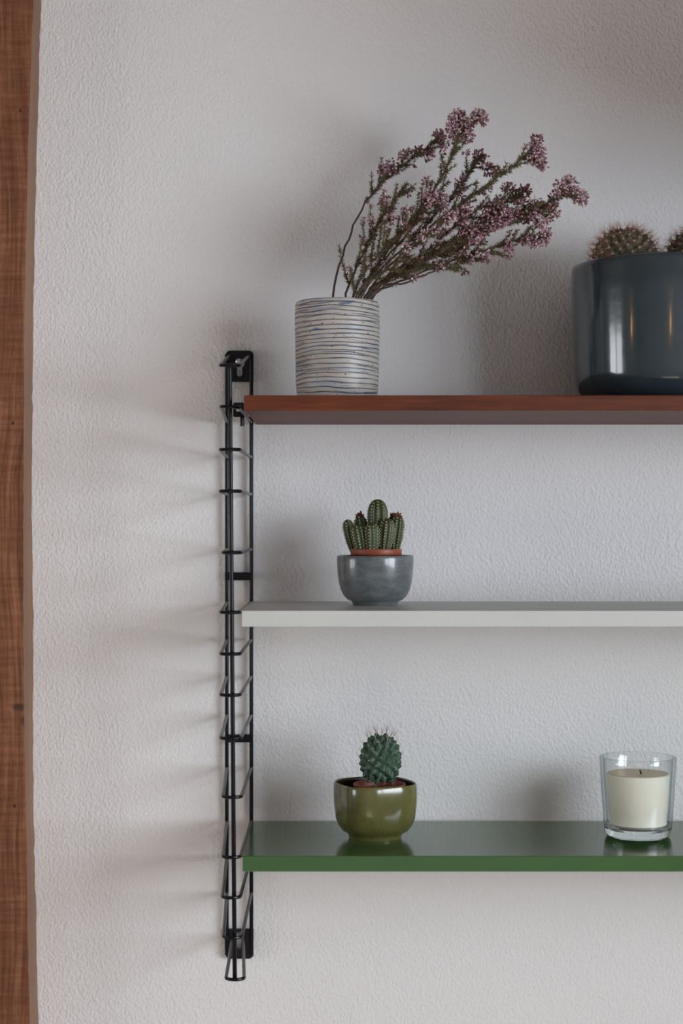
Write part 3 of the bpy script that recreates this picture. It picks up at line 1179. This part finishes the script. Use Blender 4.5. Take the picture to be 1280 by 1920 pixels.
def ball_cactus(label, px, top_py, half_px, dy, seed, ntub, spine_tone):
    y = py_ + dy
    s = scl(y)
    c = at(px, top_py, y)
    rx = half_px * s / 1.14
    rz = rx * 1.02
    base = Vector((c.x, y, WZ1 + sz + .004))
    cz = c.z - rz * 1.1
    rn = random.Random(seed)
    t = thing('round_cactus', label, 'cactus', tuple(base))
    V, fs, tips, P = tuber_body(ntub, rx, rz, .20, .16, 90, 150, -.75, .8)
    V = V + np.array([c.x, y, cz])
    m = MB()
    m.add([tuple(v) for v in V], fs)
    m.build('body', M['cactus_grey'], t, angle=80)
    sp, wl = MB(), MB()
    for k, (tp, d) in enumerate(zip(tips, P)):
        p = Vector(tp) + Vector((c.x, y, cz))
        dv = Vector(d)
        # woolly dot
        u = dv.orthogonal().normalized()
        w = dv.cross(u)
        ring = [p + (u * math.cos(a) + w * math.sin(a)) * .0014 for a in [2 * math.pi * q / 6 for q in range(6)]]
        wl.add(ring + [p + dv * .0009], [(q, (q + 1) % 6, 6) for q in range(6)])
        for q in range(17):
            dd = dv * rn.uniform(.35, 1.1) + rnd_dir(rn) * .85
            sp.cone(p, dd, rn.uniform(.007, .0145), .00011, 3, min(1, max(0, rn.gauss(spine_tone, .25))))
    wo = stuff(wl.build('areoles', M['wool'], t))
    stuff(sp.build('spines', M['pinkspine'], t, smooth=False, tint=True))
    return t


ball_cactus('round cactus with rusty pink spines, whole in view above the blue-grey pot', 1171, 430, 62, -.028, 5, 190, .55)
ball_cactus('round dark-spined cactus at the right photo edge, rising above the blue-grey pot', 1306, 432, 60, -.020, 6, 170, .15)

# ------------------------------------------------------------------ grey cup with ribbed cactus cluster
gy = -0.097
g_s = scl(gy)
gc = at(703, 0, gy)
GR = 72 * g_s
GH = CZ + (HOR - 1041) * g_s - ZW
prof = [(0, .0025), (.0195, .0025), (.0203, 0), (.0225, 0), (.0232, .0018), (.0242, .0042)]
for (fx_, fz_) in ((.72, .115), (.825, .20), (.90, .32), (.948, .46), (.975, .62), (.990, .80), (.995, .92), (.990, .975)):
    prof.append((GR * fx_, GH * fz_))
prof += [(GR * .980, GH * .993), (GR * .965, GH), (GR * .945, GH * .994), (GR * .935, GH * .97), (GR * .92, GH * .75), (GR * .86, GH * .38), (GR * .6, GH * .17), (0, GH * .14)]
m = MB()
m.lathe(prof, 96, shape=lambda a, z: 1 + .006 * math.sin(a * 2 + 1.0) + .004 * math.sin(a * 3 + 2))
o = m.build('ceramic_cup', M['greycup'], angle=55)
o.location = (gc.x, gy, ZW)
tag(o, 'speckled grey glazed ceramic cup standing on the white shelf', 'cup')

# nursery pot + stems
NR = 48 * g_s
nz1 = CZ + (HOR - 1029) * g_s
nz0 = ZW + GH * .19
ncx = at(705, 0, gy).x
t = thing('potted_cactus', 'cluster of ribbed finger-like cactus stems in a terracotta-coloured pot inside the grey cup', 'cactus', (ncx, gy, nz0))
m = MB()
ht = nz1 - nz0
m.lathe([(0, 0), (NR * .72, 0), (NR * .90, ht - .0068), (NR * .985, ht - .0065), (NR, ht - .006), (NR, ht - .0008), (NR * .985, ht), (NR * .955, ht), (NR * .94, ht - .001), (NR * .93, ht - .004),
         (NR * .70, .002), (0, .002)], 72, centre=(ncx, gy, nz0))
m.build('nursery_pot', M['terracotta'], t, angle=50)
m = MB()
m.lathe([(0, ht - .002), (NR * .6, ht - .0025), (NR * .925, ht - .0035), (NR * .9, ht - .008), (0, ht - .008)], 40, centre=(ncx, gy, nz0))
m.build('soil', M['soil'], t)


def ribbed_stem(t, base, top, r, ribs, seed, bud=False, flat=1.0):
    base, top = Vector(base), Vector(top)
    ax = (top - base)
    ln = ax.length
    ax.normalize()
    u = Vector((1, 0, 0))
    u = (u - ax * u.dot(ax)).normalized()
    w = ax.cross(u)
    rn = random.Random(seed)
    nl, na = 26, ribs * 8
    vs = []
    off = rn.uniform(0, 6.28)
    rad = lambda s: r * (0.70 + .30 * min(1, s / .40)) * (1.0 if s < .72 else math.sqrt(max(0, 1 - ((s - .72) / .28) ** 2)) * .98 + .02)
    for i in range(nl):
        s = i / (nl - 1)
        s = 1 - (1 - s) ** 1.5
        rr = rad(s)
        for k in range(na):
            a = 2 * math.pi * k / na
            g = abs(math.cos(a * ribs / 2 + off))
            m_ = rr * (.80 + .24 * g ** .8)
            bumpy = 1 + .02 * math.sin(s * ln / .0032 * 2 * math.pi) * g
            vs.append(base + ax * (s * ln) + (u * math.cos(a) + w * math.sin(a) * flat) * m_ * bumpy)
    fs = []
    for i in range(nl - 1):
        for k in range(na):
            k2 = (k + 1) % na
            fs.append((i * na + k, i * na + k2, (i + 1) * na + k2, (i + 1) * na + k))
    fs.append(tuple((nl - 1) * na + k for k in range(na)))
    m = MB()
    m.add(vs, fs)
    so = m.build('cactus_stem', M['cactus_rib'], t, angle=80)
    # areoles with short pale spines down each rib
    ar = MB()
    for q in range(ribs):
        a = (q * 2 * math.pi - 2 * off) / ribs
        nA = max(4, int(ln / .0034))
        for j in range(nA):
            s = .12 + .86 * (j + .5 * (q % 2)) / nA
            if s > .985:
                continue
            p = base + ax * (s * ln) + (u * math.cos(a) + w * math.sin(a) * flat) * rad(s) * 1.045
            out = (u * math.cos(a) + w * math.sin(a))
            if s > .72:
                out = (out + ax * (s - .72) * 4).normalized()
            ar.cone(p - out * .0002, out, .0010, .00088, 6)
            for _ in range(4):
                ar.cone(p, out * .8 + rnd_dir(rn) * .8, rn.uniform(.0014, .0026), .00012, 3)
    ao = ar.build('areoles', M['wool'], so)
    ao.location = (0, 0, 0)
    stuff(ao)
    if bud:
        bm_ = MB()
        for _ in range(34):
            d = rnd_dir(rn) * .9 + ax
            bm_.cone(top - ax * .0015 + rnd_dir(rn) * .0030, d, rn.uniform(.002, .0046), .0013, 5)
        bo = bm_.build('bud', M['bud'], so)
        bo.location = (0, 0, 0)
        stuff(bo)
        bo['label'] = 'reddish brown woolly bud'


bz = nz1 - .003


def stem_px(bx, tx, top, dy, half, seed, ribs=9, bud=False, dyt=0.0):
    y = gy + dy
    yt = y + dyt
    ribbed_stem(t, (at(bx, 0, y).x, y, bz), at(tx, top, yt), half * scl(y), ribs, seed, bud)


stem_px(707, 708, 936, .004, 18.5, 1, 9)
stem_px(698, 697, 980, -.0175, 13.0, 2, 9)
stem_px(678, 669, 984, -.012, 13.5, 3, 9)
stem_px(664, 650, 974, .000, 11.0, 4, 8)
stem_px(682, 674, 966, .012, 12.5, 5, 8, True)
stem_px(720, 727, 972, -.011, 14.0, 6, 9)
stem_px(738, 747, 967, .002, 13.0, 7, 9, True)
stem_px(728, 737, 968, .014, 11.5, 8, 8, True)

# ------------------------------------------------------------------ olive pot with knobbly cactus
oy = -0.106
o_s = scl(oy)
oc = at(703, 0, oy)
ORX = 81 * o_s
OH = CZ + (HOR - 1466) * o_s - ZG
ROT = math.radians(-22)


def squircle(a, z):
    f = min(1, max(0, (z / OH - .05) / .5))
    e = 2.0 + 1.0 * f
    c, s = abs(math.cos(a - ROT + math.pi / 4)), abs(math.sin(a - ROT + math.pi / 4))
    return (c ** e + s ** e) ** (-1 / e) * (1 - .108 * f)


prof = [(0, .003), (.0235, .003), (.0243, 0), (.0268, 0), (.0274, .0022), (.0282, .0045)]
for (fx_, fz_) in ((.76, .13), (.855, .22), (.925, .34), (.97, .50), (.995, .66), (1.0, .80), (.995, .93), (.985, .98)):
    prof.append((ORX * fx_, OH * fz_))
n_out = len(prof)
prof += [(ORX * .972, OH), (ORX * .955, OH * .996), (ORX * .945, OH * .975)]
t = thing('glazed_pot', 'olive green glazed pot with squared-off rim standing on the green shelf', 'plant pot', (oc.x, oy, ZG))
m = MB()
m.lathe(prof, 128, shape=squircle)
m.v = [(x + oc.x, y + oy, z + ZG) for x, y, z in m.v]
m.build('pot_body', M['olive'], t, angle=50)
m = MB()
m.lathe([(ORX * .945, OH * .975), (ORX * .935, OH * .85), (ORX * .91, OH * .55), (ORX * .82, OH * .28), (ORX * .6, OH * .15), (0, OH * .13)], 128, shape=squircle)
m.v = [(x + oc.x, y + oy, z + ZG) for x, y, z in m.v]
io = m.build('inner_glaze', M['darkglaze'], t, angle=50)
io['label'] = 'dark glazed inside'

ny = oy - .002
ns = scl(ny)
ncx = at(711, 0, ny).x
NR = 49 * ns
nz1 = CZ + (HOR - 1469) * ns
nz0 = ZG + OH * .17
ht = nz1 - nz0
t = thing('potted_cactus', 'single knobbly dark green cactus in a terracotta-coloured pot inside the olive pot', 'cactus', (ncx, ny, nz0))
m = MB()
m.lathe([(0, 0), (NR * .70, 0), (NR * .90, ht - .0068), (NR * .985, ht - .0065), (NR, ht - .006), (NR, ht - .0006), (NR * .985, ht), (NR * .962, ht), (NR * .95, ht - .001), (NR * .93, ht - .006),
         (NR * .68, .002), (0, .002)], 72, centre=(ncx, ny, nz0))
m.build('nursery_pot', M['terracotta'], t, angle=50)
m = MB()
m.lathe([(0, ht - .004), (NR * .6, ht - .0045), (NR * .925, ht - .006), (NR * .9, ht - .010), (0, ht - .010)], 40, centre=(ncx, ny, nz0))
m.build('soil', M['redsoil'], t)
# body: a barrel of fat pointed tubercles
cy_ = at(713, 1425, ny)
rx, rz = 31 * ns, 40 * ns
V, fs, tips, P = tuber_body(84, rx, rz, .34, .275, 110, 170, -.85, .8)
# leaning a touch to the right
m = MB()
rn = random.Random(11)


def lean(v):
    return (v[0] + cy_.x + .02 * v[2], v[1] + ny, v[2] + cy_.z)


m.add([lean(v) for v in V], fs)
m.build('body', M['cactus_dark'], t, angle=80)
wl, sp = MB(), MB()
for tp, d in zip(tips, P):
    p = Vector(lean(tp))
    dv = Vector(d)
    up = d[2]
    wl.cone(p - dv * .0010, dv, .0009, .0011, 6)
    if up > .1:
        for q in range(4 if up < .75 else 9):
            dd = dv * .55 + Vector((0, 0, .6)) + rnd_dir(rn) * .5
            L_ = rn.uniform(.003, .006) if up < .75 else rn.uniform(.007, .0135)
            sp.cone(p, dd, L_, .00015 if up < .75 else .00019, 3)
    else:
        for q in range(2):
            sp.cone(p, dv * .6 + rnd_dir(rn) * .8, rn.uniform(.002, .0035), .00014, 3)
stuff(wl.build('areoles', M['whitespine'], t))
stuff(sp.build('spines', M['whitespine'], t, smooth=False))

# ------------------------------------------------------------------ candle in a glass
ky = -0.101
ks = scl(ky)
kc = at(1195.5, 0, ky)
KR = 71.5 * ks
KB = 61 * ks
KH = CZ + (HOR - 1418) * ks - ZG
t = thing('candle', 'cream candle in a clear glass tumbler on the green shelf', 'candle', (kc.x, ky, ZG))
c = (kc.x, ky, ZG)
bt = 0.0105                                     # thickness of the glass bottom


def kr(z):
    return KB + (KR - KB) * min(1, z / KH) ** .8


m = MB()
# tumbler wall from the bottom's top edge to the rim
wall = 0.0032
outp = [(kr(z), z) for z in np.linspace(bt + .0002, KH - .0008, 14)]
inp = [(kr(z) - wall, z) for z in np.linspace(KH - .0008, bt + .0002, 14)]
m.lathe(outp + [(KR - .0006, KH - .0002), (KR - wall / 2, KH), (KR - wall + .0006, KH - .0002)] + inp, 96, centre=c, close=True)
go = m.build('glass_wall', M['glass'], t, angle=60)
go['label'] = 'clear glass wall of the tumbler'
m = MB()
m.lathe([(0, .0006), (KB * .80, .0004), (KB * .86, 0), (KB * .93, .0004), (KB * .985, .0025), (kr(.005), .005), (kr(bt), bt), (kr(bt) - .004, bt - .0005), (KB * .6, bt - .003), (0, bt - .0038)], 96, centre=c)
bo = m.build('glass_bottom', M['solidglass'], t, angle=50)
bo['label'] = 'thick clear glass bottom'
wz1 = CZ + (HOR - 1450) * ks - ZG
g_ = wall + .0026
m = MB()
wp = [(0, bt - .0026), (KB * .6, bt - .0018), (kr(bt) - .0085, bt + .0006), (kr(bt) - .0050, bt + .0030), (kr(.02) - g_ - .0012, bt + .0075)]
wp += [(kr(z) - g_, z) for z in np.linspace(.026, wz1 - .0005, 8)]
wp += [(kr(wz1) - g_ - .0006, wz1)]
m.lathe(wp + [(0, wz1 - .0004)], 72, centre=c)
m.build('wax', M['wax'], t, angle=50)
m = MB()
m.lathe([(0, wz1 + .0001), (kr(wz1) * .5, wz1 - .0001 + .0002), (kr(wz1) - g_ - .0016, wz1 + .0004), (kr(wz1) - g_ - .0026, wz1 - .0008), (0, wz1 - .001)], 56, centre=c)
mo = m.build('melted_top', M['waxtop'], t, angle=50)
mo['label'] = 'tan melted wax surface'
m = MB()
q = Vector((kc.x + .002, ky - .006, ZG + wz1))
m.tube([q - Vector((0, 0, .004)), q + Vector((0, 0, .002)), q + Vector((-.0012, 0, .0045))], [.0010, .0010, .0007], 8)
m.build('wick', M['wick'], t)

# ------------------------------------------------------------------ warm bulbs hanging in the room behind the viewer
def pendant(x, y, z, label):
    t = thing('pendant_lamp', label, 'lamp', (x, y, ROOM_H))
    m = MB()
    m.tube([(x, y, ROOM_H), (x, y, z + .10)], .004, 8)
    m.build('cord', M['wire'], t)
    m = MB()
    m.lathe([(0, .10), (.018, .10), (.02, .095), (.02, .05), (.014, .045), (0, .045)], 20, centre=(x, y, z))
    m.build('socket', M['wire'], t)
    m = MB()
    m.lathe([(0, -.045), (.015, -.042), (.028, -.028), (.033, -.008), (.03, .014), (.018, .036), (.013, .046), (0, .046)], 24, centre=(x, y, z))
    bm, nt, N, L, b = new_mat('warm_bulb')
    b.inputs['Base Color'].default_value = (1, .8, .5, 1)
    b.inputs['Emission Color'].default_value = (1.0, .52, .18, 1)
    b.inputs['Emission Strength'].default_value = P_BULB
    m.build('bulb', bm, t)


pendant(-2.0, -2.0, CZ + .37, 'left of the warm bulbs hanging behind the viewer')
pendant(.10, -2.9, CZ + .36, 'right of the warm bulbs hanging behind the viewer')
